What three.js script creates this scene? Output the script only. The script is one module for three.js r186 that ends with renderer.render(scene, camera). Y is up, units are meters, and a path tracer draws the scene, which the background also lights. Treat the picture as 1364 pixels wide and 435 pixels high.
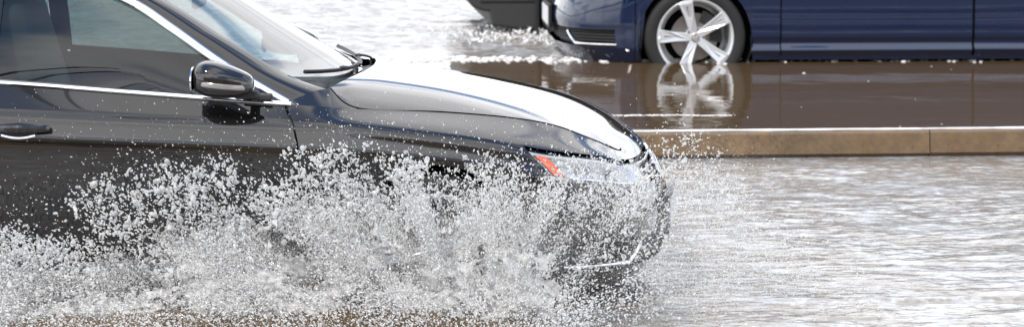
import * as THREE from 'three';
import { mergeGeometries } from 'three/addons/utils/BufferGeometryUtils.js';
import { RoundedBoxGeometry } from 'three/addons/geometries/RoundedBoxGeometry.js';
import { ImprovedNoise } from 'three/addons/math/ImprovedNoise.js';

// ---------------------------------------------------------------- camera, sky, sun, exposure
const V = (x, y, z) => new THREE.Vector3(x, y, z);
const noise = new ImprovedNoise();
let seedState = 7;
const rnd = () => { seedState = (seedState * 1664525 + 1013904223) >>> 0; return seedState / 4294967296; };
const gauss = () => Math.sqrt(-2 * Math.log(rnd() + 1e-9)) * Math.cos(6.2831853 * rnd());
const clamp = (x, a = 0, b = 1) => Math.min(b, Math.max(a, x));
const mix = (a, b, t) => a + (b - a) * t;
const smooth = (a, b, x) => { const t = clamp((x - a) / (b - a)); return t * t * (3 - 2 * t); };
const fbm = (x, y, z, n = 5, gain = .5) => { let s = 0, a = 1, f = 1; for (let i = 0; i < n; i++) { s += a * noise.noise(x * f + i * 17.3, y * f + i * 5.1, z * f + i * 9.7); a *= gain; f *= 2.03; } return s; };

const scene = new THREE.Scene();
const camera = new THREE.PerspectiveCamera(4.579, 1364 / 435, .5, 600);
camera.position.set(0, 2.38, 0);
camera.rotation.set(-THREE.MathUtils.degToRad(6.36), 0, 0);
camera.focus = 16.2; camera.userData.fStop = 6.3;
scene.add(camera);

function makeSky() {
  const w = 1024, h = 512, d = new Float32Array(w * h * 4);
  for (let j = 0; j < h; j++) {
    const el = ((j + .5) / h - .5) * Math.PI, sy = Math.sin(el), cy = Math.cos(el);
    for (let i = 0; i < w; i++) {
      const az = ((i + .5) / w - .5) * 2 * Math.PI, dx = Math.cos(az) * cy, dz = Math.sin(az) * cy;
      let r, g, b;
      if (sy < -.01) { r = .26; g = .23; b = .19; }
      else {
        const e = Math.max(sy, 0), k = 1 / (e + .16), px = dx * k, pz = dz * k;
        const wx = fbm(px * .7 + 3.1, pz * .7, 4.4, 3) * .7, wz = fbm(px * .7, pz * .7 + 8.2, 1.7, 3) * .7;
        const n = fbm(px * .95 + wx + 11.4, pz * .95 + wz + 2.6, .4, 6, .53);
        const c = smooth(-.42, .10, n), thick = smooth(.05, .75, n);
        const t = Math.pow(1 - e, 3.2);
        const br = mix(.13, .52, t), bg = mix(.25, .66, t), bb = mix(.52, .84, t);
        const hi = mix(.80, 1.42, Math.pow(1 - e, 1.0)) * mix(1.25, .95, thick) + .16 * fbm(px * 3.1, pz * 3.1, 7.7, 3);
        r = mix(br, hi, c); g = mix(bg, hi * 1.0, c); b = mix(bb, hi * 1.025, c);
        const hz = Math.pow(1 - e, 9) * .55; r = mix(r, 1.26, hz); g = mix(g, 1.29, hz); b = mix(b, 1.32, hz);
      }
      const o = (j * w + i) * 4; d[o] = r; d[o + 1] = g; d[o + 2] = b; d[o + 3] = 1;
    }
  }
  const t = new THREE.DataTexture(d, w, h, THREE.RGBAFormat, THREE.FloatType);
  t.mapping = THREE.EquirectangularReflectionMapping; t.magFilter = t.minFilter = THREE.LinearFilter;
  t.wrapS = THREE.RepeatWrapping; t.needsUpdate = true; return t;
}
const sky = makeSky();
scene.background = sky; scene.environment = sky;

const sun = new THREE.DirectionalLight(new THREE.Color(1, .95, .88), 2.2);
sun.position.set(-9, 22, -2); sun.target.position.set(0, 0, -17);
sun.castShadow = true; sun.shadow.radius = 6; sun.shadow.mapSize.set(2048, 2048);
Object.assign(sun.shadow.camera, { left: -14, right: 14, top: 14, bottom: -14, near: 1, far: 70 });
scene.add(sun, sun.target);

const renderer = new THREE.WebGLRenderer({ antialias: true });
renderer.toneMapping = THREE.LinearToneMapping;
renderer.toneMappingExposure = 1.42;
renderer.shadowMap.enabled = true;

// ---------------------------------------------------------------- helpers
const used = {};
const numbered = n => { const k = used[n] = (used[n] ?? -1) + 1; return k ? `${n}_${String(k).padStart(3, '0')}` : n; };
function shadowed(o) { o.traverse(m => { if (m.isMesh) { m.castShadow = true; m.receiveShadow = true; } }); return o; }
function thing(name, label, category, group) {
  const o = new THREE.Group(); o.name = numbered(name); o.userData = { label, category }; if (group) o.userData.group = group; scene.add(o); return o;
}
function part(name, geos, mat, parent) {
  const list = Array.isArray(geos) ? geos : [geos];
  const g = list.length > 1 ? mergeGeometries(list.map(plain)) : list[0];
  const m = new THREE.Mesh(g, mat); m.name = name; parent.add(m); return m;
}
function plain(g) {
  const o = g.index ? g.toNonIndexed() : g.clone();
  for (const k of Object.keys(o.attributes)) if (!['position', 'normal', 'uv'].includes(k)) o.deleteAttribute(k);
  if (!o.attributes.uv) o.setAttribute('uv', new THREE.BufferAttribute(new Float32Array(o.attributes.position.count * 2), 2));
  if (!o.attributes.normal) o.computeVertexNormals();
  return o;
}
function structure(name, geo, mat) { const m = new THREE.Mesh(geo, mat); m.name = numbered(name); m.userData.kind = 'structure'; scene.add(m); return m; }
function mirrored(g) {
  const o = g.index ? g.toNonIndexed() : g.clone();
  for (const k of ['position', 'normal']) { const a = o.attributes[k]; for (let i = 0; i < a.count; i++) a.setZ(i, -a.getZ(i)); }
  for (const k of Object.keys(o.attributes)) {
    const a = o.attributes[k], n = a.itemSize, r = a.array;
    for (let i = 0; i < a.count; i += 3) for (let c = 0; c < n; c++) { const p = (i + 1) * n + c, q = (i + 2) * n + c, s = r[p]; r[p] = r[q]; r[q] = s; }
  }
  return o;
}
const box = (w, h, d, x, y, z, r = .01) => new RoundedBoxGeometry(w, h, d, 2, Math.min(r, w / 2.1, h / 2.1, d / 2.1)).translate(x, y, z);

// Catmull-Rom through numbers, with optional creases
function cr(p0, p1, p2, p3, t, k1 = 0, k2 = 0) {
  const m1 = mix((p2 - p0) / 2, p2 - p1, k1), m2 = mix((p3 - p1) / 2, p2 - p1, k2), t2 = t * t, t3 = t2 * t;
  return (2 * t3 - 3 * t2 + 1) * p1 + (t3 - 2 * t2 + t) * m1 + (-2 * t3 + 3 * t2) * p2 + (t3 - t2) * m2;
}
function curve3(pts) {   // u in [0, n-1]
  const n = pts.length, at = i => pts[clamp(i, 0, n - 1)];
  return u => { const i = clamp(Math.floor(u), 0, n - 2), t = u - i, a = at(i - 1), b = at(i), c = at(i + 1), d = at(i + 2); return V(...[0, 1, 2].map(k => cr(a[k], b[k], c[k], d[k], t))); };
}
function table(pts) {    // piecewise linear x -> y, x rising
  return x => { if (x <= pts[0][0]) return pts[0][1]; for (let i = 1; i < pts.length; i++) if (x <= pts[i][0]) { const a = pts[i - 1], b = pts[i]; return mix(a[1], b[1], (x - a[0]) / (b[0] - a[0])); } return pts[pts.length - 1][1]; };
}
// a patch over (s, r) in [0,1]^2 of any surface function; flange turns the rim inwards; thick closes it as a shell
function patch(fn, ns, nr, flange = 0, flip = false, sList) {
  { let q = 0; const e = .01; for (const s of [.2, .5, .8]) for (const r of [.2, .5, .8]) { const p = fn(s, r), n = fn(s + e, r).sub(fn(s - e, r)).cross(fn(s, r + e).sub(fn(s, r - e))).normalize(); q += n.dot(p.sub(V(clamp(p.x, -2.8, 0), .55, 0)).normalize()); } flip = q < 0; }   // outward from the car's middle
  const P = [], N = [], UV = [], I = [], e = 1e-3, id = (i, j) => i * (nr + 1) + j;
  const S = sList || Array.from({ length: ns + 1 }, (_, i) => i / ns); ns = S.length - 1;
  for (let i = 0; i <= ns; i++) for (let j = 0; j <= nr; j++) {
    const s = S[i], r = j / nr, p = fn(s, r);
    const s0 = Math.max(0, s - e), s1 = Math.min(1, s + e), r0 = Math.max(0, r - e), r1 = Math.min(1, r + e);
    const n = fn(s1, r).sub(fn(s0, r)).cross(fn(s, r1).sub(fn(s, r0)));
    if (n.lengthSq() < 1e-18) { const a = mix(s, .5, .02), b = mix(r, .5, .02); n.copy(fn(a + e, b).sub(fn(a - e, b)).cross(fn(a, b + e).sub(fn(a, b - e)))); }
    n.normalize(); if (flip) n.negate();
    P.push(p.x, p.y, p.z); N.push(n.x, n.y, n.z); UV.push(p.x + p.z, p.y);
  }
  const quad = (a, b, c, d) => flip ? I.push(a, c, b, a, d, c) : I.push(a, b, c, a, c, d);
  for (let i = 0; i < ns; i++) for (let j = 0; j < nr; j++) quad(id(i, j), id(i + 1, j), id(i + 1, j + 1), id(i, j + 1));
  if (flange) {
    const ring = []; for (let i = 0; i < ns; i++) ring.push(id(i, 0)); for (let j = 0; j < nr; j++) ring.push(id(ns, j)); for (let i = ns; i > 0; i--) ring.push(id(i, nr)); for (let j = nr; j > 0; j--) ring.push(id(0, j));
    const add = (k, d, m) => { P.push(P[k * 3] - N[k * 3] * d, P[k * 3 + 1] - N[k * 3 + 1] * d, P[k * 3 + 2] - N[k * 3 + 2] * d); N.push(...m); UV.push(UV[k * 2], UV[k * 2 + 1]); return P.length / 3 - 1; };
    for (let q = 0; q < ring.length; q++) {
      const a = ring[q], b = ring[(q + 1) % ring.length];
      const t = V(P[b * 3] - P[a * 3], P[b * 3 + 1] - P[a * 3 + 1], P[b * 3 + 2] - P[a * 3 + 2]);
      const m = t.cross(V(N[a * 3], N[a * 3 + 1], N[a * 3 + 2])).normalize(); if (!(m.lengthSq() > .5)) continue;
      if (flip) m.negate();
      const mm = [m.x, m.y, m.z], k = [add(a, 0, mm), add(b, 0, mm), add(b, flange, mm), add(a, flange, mm)];
      I.push(k[0], k[2], k[1], k[0], k[3], k[2]);
    }
  }
  const g = new THREE.BufferGeometry(); g.setIndex(I);
  g.setAttribute('position', new THREE.Float32BufferAttribute(P, 3)); g.setAttribute('normal', new THREE.Float32BufferAttribute(N, 3)); g.setAttribute('uv', new THREE.Float32BufferAttribute(UV, 2));
  return g;
}
// a strip with a rounded section swept along points; up(p, i) is the direction it stands proud
function sweep(pts, up, width, thick, shift = 0) {
  const sec = [[-.5, 0], [-.5, .55], [-.32, .95], [0, 1.05], [.32, .95], [.5, .55], [.5, 0], [.5, -.5], [-.5, -.5]], n = sec.length, P = [], I = [];
  pts.forEach((p, i) => {
    const T = pts[Math.min(i + 1, pts.length - 1)].clone().sub(pts[Math.max(i - 1, 0)]).normalize();
    const U = (typeof up === 'function' ? up(p, i) : up).clone(); U.addScaledVector(T, -U.dot(T)).normalize(); const B = T.clone().cross(U);
    const w = typeof width === 'function' ? width(i / (pts.length - 1)) : width;
    for (const [b, u] of sec) { const q = p.clone().addScaledVector(B, b * w + shift).addScaledVector(U, u * thick); P.push(q.x, q.y, q.z); }
  });
  for (let i = 0; i + 1 < pts.length; i++) for (let j = 0; j < n; j++) { const a = i * n + j, b = i * n + (j + 1) % n, c = a + n, d = b + n; I.push(a, c, b, b, c, d); }
  for (const [o, s] of [[0, 1], [(pts.length - 1) * n, -1]]) for (let j = 1; j + 1 < n; j++) s > 0 ? I.push(o, o + j, o + j + 1) : I.push(o, o + j + 1, o + j);
  const g = new THREE.BufferGeometry(); g.setIndex(I); g.setAttribute('position', new THREE.Float32BufferAttribute(P, 3)); const f = g.toNonIndexed(); f.computeVertexNormals(); return f;
}
function tube(pts, r, seg = 24, rad = 8) { return new THREE.TubeGeometry(new THREE.CatmullRomCurve3(pts.map(p => p.isVector3 ? p : V(...p))), seg, r, rad); }
function sheet(x0, x1, z0, z1, nx, nz, fn, keep) {
  const P = [], UV = [], I = [];
  for (let i = 0; i <= nx; i++) for (let j = 0; j <= nz; j++) { const x = mix(x0, x1, i / nx), z = mix(z0, z1, j / nz), p = fn(x, z); P.push(p.x, p.y, p.z); UV.push(p.x, p.z); }
  for (let i = 0; i < nx; i++) for (let j = 0; j < nz; j++) { const a = i * (nz + 1) + j, b = a + nz + 1; I.push(a, a + 1, b, b, a + 1, b + 1); }
  const g = new THREE.BufferGeometry(); g.setIndex(I); g.setAttribute('position', new THREE.Float32BufferAttribute(P, 3)); g.setAttribute('uv', new THREE.Float32BufferAttribute(UV, 2)); g.computeVertexNormals(); return g;
}
function noiseTexture(size, fn, color) {
  const d = new Uint8Array(size * size * 4);
  for (let j = 0; j < size; j++) for (let i = 0; i < size; i++) { const c = fn(i / size, j / size), o = (j * size + i) * 4; for (let k = 0; k < 3; k++) d[o + k] = clamp(Array.isArray(c) ? c[k] : c) * 255; d[o + 3] = 255; }
  const t = new THREE.DataTexture(d, size, size); t.wrapS = t.wrapT = THREE.RepeatWrapping; t.magFilter = THREE.LinearFilter; t.minFilter = THREE.LinearMipmapLinearFilter; t.generateMipmaps = true;
  if (color) t.colorSpace = THREE.SRGBColorSpace; t.needsUpdate = true; return t;
}
// seamless noise: blend of four shifted copies
const tiled = (u, v, f, n, s) => { const q = (a, b) => fbm(a * f + s, b * f, s * 1.7, n); return mix(mix(q(u, v), q(u - 1, v), u), mix(q(u, v - 1), q(u - 1, v - 1), u), v) * 1.25; };

// ---------------------------------------------------------------- materials
const lin = (r, g, b) => new THREE.Color().setRGB(r, g, b);
const std = (c, rough, metal = 0, more = {}) => new THREE.MeshPhysicalMaterial({ color: c, roughness: rough, metalness: metal, side: THREE.DoubleSide, ...more });
const paint = (c, metal = .35) => std(c, .06, metal, { clearcoat: 1, clearcoatRoughness: .01, ior: 1.52 });
const M = {
  black: paint(lin(.010, .009, .0085), 0), navy: paint(lin(.004, .016, .054), 0),
  chrome: std(lin(.86, .87, .88), .09, 1), rim: std(lin(.72, .74, .76), .3, .45, { clearcoat: .6, clearcoatRoughness: .08 }),
  rubber: std(lin(.018, .018, .018), .75), trim: std(lin(.016, .016, .017), .42), gloss: std(lin(.008, .008, .009), .08, 0, { clearcoat: 1, clearcoatRoughness: .02 }),
  glass: std(lin(.35, .43, .42), .01, 0, { transmission: 1, thickness: 0, ior: 1.7 }),
  screen: std(lin(.80, .90, .90), .01, 0, { transmission: 1, thickness: 0, ior: 2.5 }),
  lens: std(lin(.95, .97, .98), .02, 0, { transmission: 1, thickness: 0, ior: 1.5 }),
  amber: std(lin(.85, .16, .05), .25, 0, { clearcoat: 1 }), redlens: std(lin(.45, .02, .02), .15, 0, { clearcoat: 1 }),
  seat: std(lin(.16, .14, .125), .7), dash: std(lin(.05, .05, .05), .65), steel: std(lin(.35, .34, .33), .35, 1), plate: std(lin(.75, .76, .76), .4),
  indicator: std(lin(.75, .74, .72), .18, .3, { clearcoat: 1 }), blinker: std(lin(.30, .28, .27), .15, .2, { clearcoat: 1 }),
  plastic: std(lin(.035, .034, .033), .55), under: std(lin(.012, .012, .012), .9)
};

// ---------------------------------------------------------------- ground, roads, kerb, water
const KERB_YAW = THREE.MathUtils.degToRad(4.8), KZ = -21.55, KX = .71;     // kerb runs to the right and slightly away
const kerbZ = x => KZ - Math.tan(KERB_YAW) * (x - KX);
const FARW = .128;                                                         // level of the water held behind the kerb
const asphaltTex = noiseTexture(256, (u, v) => { const n = .5 + .22 * tiled(u, v, 40, 3, 2.2) + .2 * tiled(u, v, 4, 3, 6.1); return [.33 * n + .1, .31 * n + .095, .28 * n + .085]; }, true);
const asphalt = std(lin(1, 1, 1), .8, 0, { map: asphaltTex });
structure('ground', new THREE.PlaneGeometry(900, 900).rotateX(-Math.PI / 2).translate(0, -.3, 0), std(lin(.16, .14, .11), .95));
structure('road', sheet(-45, 45, -6, -60, 6, 2, (x, z) => V(x, -.1, Math.max(z, kerbZ(x) - .05))), asphalt);
structure('far_road', sheet(-45, 45, 0, -40, 6, 2, (x, z) => V(x, -.034, kerbZ(x) - .1 + z)), asphalt);
structure('verge', sheet(-60, 60, -6.2, 70, 4, 4, (x, z) => V(x, .06, z)), std(lin(.30, .25, .18), .95));

const rippleA = noiseTexture(512, (u, v) => .5 + .34 * tiled(u, v, 9, 4, 3.3));
const rippleB = noiseTexture(512, (u, v) => .5 + .3 * tiled(u, v, 5, 5, 1.3));
rippleA.repeat.set(1.9, 2.1); rippleB.repeat.set(.5, .6);
const MUD = lin(.122, .081, .044);                                         // one flood water everywhere; the churned stretches use the pale sheen map below
const skySheen = noiseTexture(1024, (u, v) => {  // pale sky reflection painted into the mud colour as bubbly streaks
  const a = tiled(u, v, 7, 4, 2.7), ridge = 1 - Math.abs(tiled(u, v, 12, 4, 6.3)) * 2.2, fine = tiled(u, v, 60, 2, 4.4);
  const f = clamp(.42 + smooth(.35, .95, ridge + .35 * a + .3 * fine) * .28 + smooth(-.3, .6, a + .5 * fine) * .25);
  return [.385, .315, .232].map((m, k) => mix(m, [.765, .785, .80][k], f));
}, true); skySheen.repeat.set(.55, .62);
const waterMat = std(lin(1, 1, 1), .13, 0, { ior: 1.33, map: skySheen, bumpMap: rippleA, bumpScale: .0038 });
const calmMat = std(MUD, .03, 0, { ior: 1.33, bumpMap: rippleB, bumpScale: .0036 });
const chopMat = std(lin(1, 1, 1), .13, 0, { ior: 1.33, map: skySheen, bumpMap: rippleA, bumpScale: .0045 });

function nearWave(x, z) {
  const mx = x + .12 * fbm(x * 1.3, z * 1.3, 3.7, 2), mz = z + .12 * fbm(x * 1.3, z * 1.3, 9.2, 2), chop = .55 + .7 * smooth(-.4, .5, fbm(x * .8, z * .6, 6.4, 3));
  let h = .012 * fbm(mx * 1.2, mz * 1.5, 1.1, 3) + chop * .008 * fbm(mx * 3.3 + 4, mz * 4.2, 5.1, 3);
  h = h * .6 + chop * (.0036 * noise.noise(mx * 13, mz * 15, 3.3) + .0020 * noise.noise(mx * 27, mz * 29, 8.1));
  const k = kerbZ(x), calm = smooth(.05, .75, z - k); h *= mix(.12, 1, calm);
  // wake ridges thrown forward and outward from the wheel
  for (const [x0, x1, z0, dz, a, w] of [[.75, 4, -16.35, -.06, .013, .035], [1.6, 4, -16.85, .05, .008, .05], [.8, 1.6, -15.95, .07, .016, .05], [-.2, 3, -17.5, .03, .007, .06]]) {
    const m = smooth(x0, x0 + .5, x) * smooth(x1, x1 - .8, x), zc = z0 + dz * (x - 1) + .04 * noise.noise(x * 5.3, z0, 7.1) + .07 * noise.noise(x * 1.7, z0, 2.2), q = (z - zc) / w;
    h += m * a * (.45 + 1.1 * noise.noise(x * 2.1, z0 * 3, 6.6)) * (Math.exp(-q * q) - .45 * Math.exp(-(q - 1.3) * (q - 1.3)));
  }
  return h;
}
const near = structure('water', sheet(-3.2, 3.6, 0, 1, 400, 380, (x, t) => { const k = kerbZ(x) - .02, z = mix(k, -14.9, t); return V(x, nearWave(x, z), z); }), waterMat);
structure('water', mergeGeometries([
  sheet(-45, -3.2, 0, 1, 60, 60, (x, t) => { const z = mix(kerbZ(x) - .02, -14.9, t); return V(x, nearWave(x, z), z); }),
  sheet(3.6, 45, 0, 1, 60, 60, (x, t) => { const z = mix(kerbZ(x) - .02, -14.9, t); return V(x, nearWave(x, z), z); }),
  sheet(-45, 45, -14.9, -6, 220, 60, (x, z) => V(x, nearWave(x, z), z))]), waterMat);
// water held behind the kerb: calm to the far car, choppy beyond it
const calmLimit = x => mix(-26.25, -26.15, clamp((x + 1) / 2)) - .05 * (x - 1);
function farWave(x, z) {
  const c = smooth(0, .9, calmLimit(x) - z + .12 * noise.noise(x * 2.2, z, 4.1));
  return FARW + .0006 * fbm(x * 1.5, z * 3, 2.2, 3) + c * (.020 * fbm(x * 1.2, z * 2.0, 9.1, 4) + .012 * noise.noise(x * 7, z * 11, 3.3));
}
const calmEnd = .3, kb = .17;
structure('calm_water', sheet(-3.6, 4.6, 0, 1, 160, 200, (x, t) => { const z = mix(kerbZ(x) - kb, calmLimit(x), t); return V(x, farWave(x, z), z); }), calmMat);
structure('choppy_water', sheet(-5, 5, 0, 1, 330, 300, (x, t) => { const z = mix(calmLimit(x), -35, t); return V(x, farWave(x, z), z); }), chopMat);
structure('calm_water', mergeGeometries([
  sheet(-45, -3.6, 0, 1, 60, 60, (x, t) => { const z = mix(kerbZ(x) - kb, calmLimit(x), t); return V(x, farWave(x, z), z); }),
  sheet(4.6, 45, 0, 1, 60, 60, (x, t) => { const z = mix(kerbZ(x) - kb, calmLimit(x), t); return V(x, farWave(x, z), z); })]), calmMat);
structure('choppy_water', mergeGeometries([
  sheet(-45, -5, 0, 1, 60, 60, (x, t) => { const z = mix(calmLimit(x), -35, t); return V(x, farWave(x, z), z); }),
  sheet(5, 45, 0, 1, 60, 60, (x, t) => { const z = mix(calmLimit(x), -35, t); return V(x, farWave(x, z), z); }),
  sheet(-45, 45, -35, -62, 160, 60, (x, z) => V(x, farWave(x, z), z))]), chopMat);

// kerb: separate concrete blocks with open joints
const kerbTex = noiseTexture(512, (u, v) => {
  const fine = tiled(u, v, 70, 3, 5.5), mid = tiled(u, v, 14, 4, 2.9), big = tiled(u, v, 4, 3, 8.4), pit = smooth(.42, .7, tiled(u, v, 55, 2, 1.2));
  const n = .74 + .07 * fine + .09 * mid + .08 * big - .10 * pit; const rust = smooth(.2, .6, tiled(u, v, 8, 3, 4.6));
  return [.68 * n + .04 * rust, .585 * n + .015 * rust, .46 * n - .015 * rust];
}, true);
const kerbMat = std(lin(.72, .64, .53), .5, 0, { map: kerbTex, bumpMap: kerbTex, bumpScale: .0012, clearcoat: 1, clearcoatRoughness: .1 });
{
  const kerb = new THREE.Group(); kerb.name = 'kerb'; kerb.userData.kind = 'structure'; scene.add(kerb);
  kerb.position.set(KX, 0, KZ); kerb.rotation.y = KERB_YAW;
  const sh = new THREE.Shape(); const r = .028, t = .146;           // section: z depth, y height, rounded front edge
  sh.moveTo(.035, -.25); sh.lineTo(.035, .012); sh.lineTo(0, .020); sh.lineTo(.012, t - r); sh.quadraticCurveTo(.014, t, .014 + r, t + .001); sh.lineTo(.165, t - .004); sh.lineTo(.165, -.25); sh.closePath();
  const L = 2.42;
  for (let k = -5; k < 9; k++) {
    const g = new THREE.ExtrudeGeometry(sh, { depth: L - .005, bevelEnabled: false, curveSegments: 8 });
    g.rotateY(Math.PI / 2); g.scale(1, 1, 1);
    // extrude axis becomes x, section x runs away from the camera
    const a = g.attributes.position, u = g.attributes.uv;
    for (let i = 0; i < a.count; i++) { u.setXY(i, a.getX(i) * .7 + k * .37, (a.getY(i) - a.getZ(i)) * .7); }
    const m = part('kerb_block', g, kerbMat, kerb); m.position.set(1.54 - 2.42 + k * L - .006, (k % 2) * .002, 0);
  }
}

// ---------------------------------------------------------------- the saloon car
// control net of one body side: columns run from the nose round the corner to the tail, rows from sill to waist; x forward from the front axle, y from the road, z outward
const NET = [
  [[.79, .165, 0], [.855, .25, 0], [.865, .37, 0], [.872, .45, 0], [.858, .53, 0], [.826, .595, 0], [.785, .65, 0], [.72, .710, 0]],
  [[.78, .165, .29], [.848, .25, .30], [.858, .37, .305], [.865, .44, .305], [.85, .53, .305], [.816, .597, .30], [.776, .652, .29], [.70, .707, .26]],
  [[.72, .165, .555], [.785, .25, .582], [.795, .37, .586], [.80, .43, .588], [.788, .53, .585], [.76, .605, .57], [.722, .668, .54], [.70, .702, .45]],
  [[.60, .165, .715], [.65, .25, .748], [.657, .37, .757], [.662, .42, .76], [.655, .55, .758], [.638, .635, .74], [.612, .71, .70], [.60, .755, .55]],
  [[.435, .168, .815], [.47, .25, .85], [.475, .37, .858], [.478, .43, .862], [.475, .575, .862], [.465, .665, .848], [.45, .738, .81], [.45, .818, .62]],
  [[.27, .175, .85], [.27, .245, .885], [.27, .36, .895], [.27, .46, .90], [.27, .625, .905], [.27, .71, .893], [.27, .775, .862], [.27, .853, .665]],
  [[0, .18, .865], [0, .24, .888], [0, .35, .902], [0, .49, .911], [0, .672, .917], [0, .75, .905], [0, .812, .876], [0, .877, .705]],
  [[-.33, .18, .868], [-.33, .24, .89], [-.33, .36, .902], [-.33, .52, .910], [-.33, .715, .917], [-.33, .785, .903], [-.33, .842, .880], [-.325, .895, .768]],
  [[-.6, .18, .868], [-.6, .24, .89], [-.6, .36, .900], [-.6, .52, .908], [-.6, .735, .917], [-.6, .80, .902], [-.6, .858, .880], [-.6, .918, .832]],
  [[-1.2, .18, .868], [-1.2, .24, .89], [-1.2, .36, .900], [-1.2, .52, .908], [-1.2, .75, .917], [-1.2, .82, .902], [-1.2, .878, .880], [-1.2, .958, .838]],
  [[-1.75, .18, .868], [-1.75, .24, .89], [-1.75, .36, .900], [-1.75, .52, .908], [-1.75, .763, .917], [-1.75, .835, .902], [-1.75, .895, .880], [-1.75, .995, .836]],
  [[-2.5, .18, .868], [-2.5, .24, .89], [-2.5, .36, .900], [-2.5, .53, .908], [-2.5, .775, .915], [-2.5, .85, .900], [-2.5, .915, .876], [-2.5, 1.03, .82]],
  [[-2.9, .19, .86], [-2.9, .25, .885], [-2.9, .38, .897], [-2.9, .55, .905], [-2.9, .785, .910], [-2.9, .86, .895], [-2.9, .93, .868], [-2.9, 1.045, .79]],
  [[-3.4, .22, .82], [-3.4, .28, .845], [-3.4, .40, .862], [-3.4, .56, .872], [-3.4, .79, .874], [-3.4, .87, .86], [-3.4, .945, .832], [-3.4, 1.05, .74]],
  [[-3.72, .25, .72], [-3.75, .31, .74], [-3.77, .42, .755], [-3.78, .57, .765], [-3.77, .80, .762], [-3.755, .88, .75], [-3.74, .955, .73], [-3.72, 1.045, .68]],
  [[-3.85, .27, .45], [-3.89, .33, .47], [-3.91, .44, .48], [-3.915, .58, .48], [-3.90, .81, .48], [-3.88, .89, .475], [-3.865, .96, .47], [-3.84, 1.05, .45]],
  [[-3.88, .28, 0], [-3.92, .34, 0], [-3.945, .45, 0], [-3.95, .59, 0], [-3.93, .82, 0], [-3.91, .90, 0], [-3.895, .97, 0], [-3.87, 1.06, 0]],
];
const CREASE = [.3, .7, .15, 0, .55, 0, .75, .5];
const netAt = (i, j) => { const n = NET.length; if (i < 0) { const p = NET[-i][j]; return [p[0], p[1], -p[2]]; } if (i >= n) { const p = NET[2 * n - 2 - i][j]; return [p[0], p[1], -p[2]]; } return NET[i][j]; };
function side(u, v) {
  const i = clamp(Math.floor(u), 0, NET.length - 2), j = clamp(Math.floor(v), 0, 6), s = u - i, t = v - j;
  const jj = [Math.max(j - 1, 0), j, j + 1, Math.min(j + 2, 7)], soft = smooth(8.2, 6.5, u), kr = q => q === 6 ? mix(CREASE[6], .05, soft) : q === 4 ? mix(CREASE[4], .1, soft) : CREASE[q], k1 = j === 0 ? 1 : kr(j), k2 = j === 6 ? 1 : kr(j + 1);
  const row = [0, 1, 2, 3].map(q => [0, 1, 2].map(k => cr(netAt(i - 1 + q, jj[0])[k], netAt(i - 1 + q, jj[1])[k], netAt(i - 1 + q, jj[2])[k], netAt(i - 1 + q, jj[3])[k], t, k1, k2)));
  const p = V(...[0, 1, 2].map(k => cr(row[0][k], row[1][k], row[2][k], row[3][k], s)));
  const m = smooth(6.2, 7.0, u) * smooth(12.2, 11.2, u), b = (c, w) => Math.exp(-(v - c) * (v - c) / (w * w));
  if (m > 0) p.z += m * (.014 * b(1, .2) - .020 * b(1.42, .22) - .008 * b(2.9, .5));
  return p;
}
function uAtX(x, v) { let a = 2, b = 14; for (let k = 0; k < 26; k++) { const m = (a + b) / 2; side(m, v).x > x ? a = m : b = m; } return (a + b) / 2; }
function vAtY(u, y) { let a = 0, b = 7; if (side(u, 0).y >= y) return 0; for (let k = 0; k < 24; k++) { const m = (a + b) / 2; side(u, m).y < y ? a = m : b = m; } return (a + b) / 2; }
const G = .012;                                                            // half a shut line, in net units
// panel between two x(v) edges and two v(u) edges
function panel(x0, x1, v0, v1, ns, nr, flange = .022, sList) {
  const e0 = typeof x0 === 'function' ? x0 : () => x0, e1 = typeof x1 === 'function' ? x1 : () => x1;
  return patch((s, r) => {
    let v = mix(typeof v0 === 'number' ? v0 : 0, typeof v1 === 'number' ? v1 : 7, r);
    let u = 0;
    for (let k = 0; k < 3; k++) {
      u = mix(e0(v), e1(v), s);
      const a = typeof v0 === 'function' ? v0(u) : v0, b = typeof v1 === 'function' ? v1(u) : v1; v = mix(a, b, r);
    }
    return side(u, v);
  }, ns, nr, flange, true, sList);
}
// glasshouse edges
const topEdge = [[-.60, .922, .805], [-.86, 1.062, .738], [-1.08, 1.203, .682], [-1.264, 1.312, .635], [-1.52, 1.395, .597], [-1.9, 1.432, .575], [-2.4, 1.415, .575], [-2.8, 1.335, .60], [-3.1, 1.215, .645], [-3.3, 1.10, .70], [-3.4, 1.052, .735]];
const screenEdge = [[-.445, .962, .70], [-.62, 1.022, .672], [-.88, 1.165, .62], [-1.144, 1.318, .56], [-1.36, 1.405, .52], [-1.75, 1.462, .50], [-2.3, 1.455, .50], [-2.72, 1.375, .52], [-3.02, 1.255, .56], [-3.25, 1.14, .60], [-3.42, 1.068, .64]];
const topC = curve3(topEdge), scrC = curve3(screenEdge);
const topAt = x => { let a = 0, b = 10; for (let k = 0; k < 24; k++) { const m = (a + b) / 2; topC(m).x > x ? a = m : b = m; } return topC((a + b) / 2); };
const beltAt = x => side(uAtX(x, 7), 7);
function windowSurf(x, r, out = 0) { const a = beltAt(x), b = topAt(x), p = a.lerp(b, r); p.z += .02 * Math.sin(Math.PI * r) * Math.min(1, (b.y - a.y) * 4) + out; return p; }
const hoodEdge = curve3([[-.445, .972, .688], [-.325, .899, .762], [0, .881, .698], [.27, .857, .658], [.45, .822, .613], [.60, .759, .543], [.70, .706, .443]]);
const hoodMid = curve3([[-.355, .998, 0], [-.24, .988, 0], [0, .954, 0], [.27, .900, 0], [.45, .848, 0], [.60, .783, 0], [.72, .712, 0]]);
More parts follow.
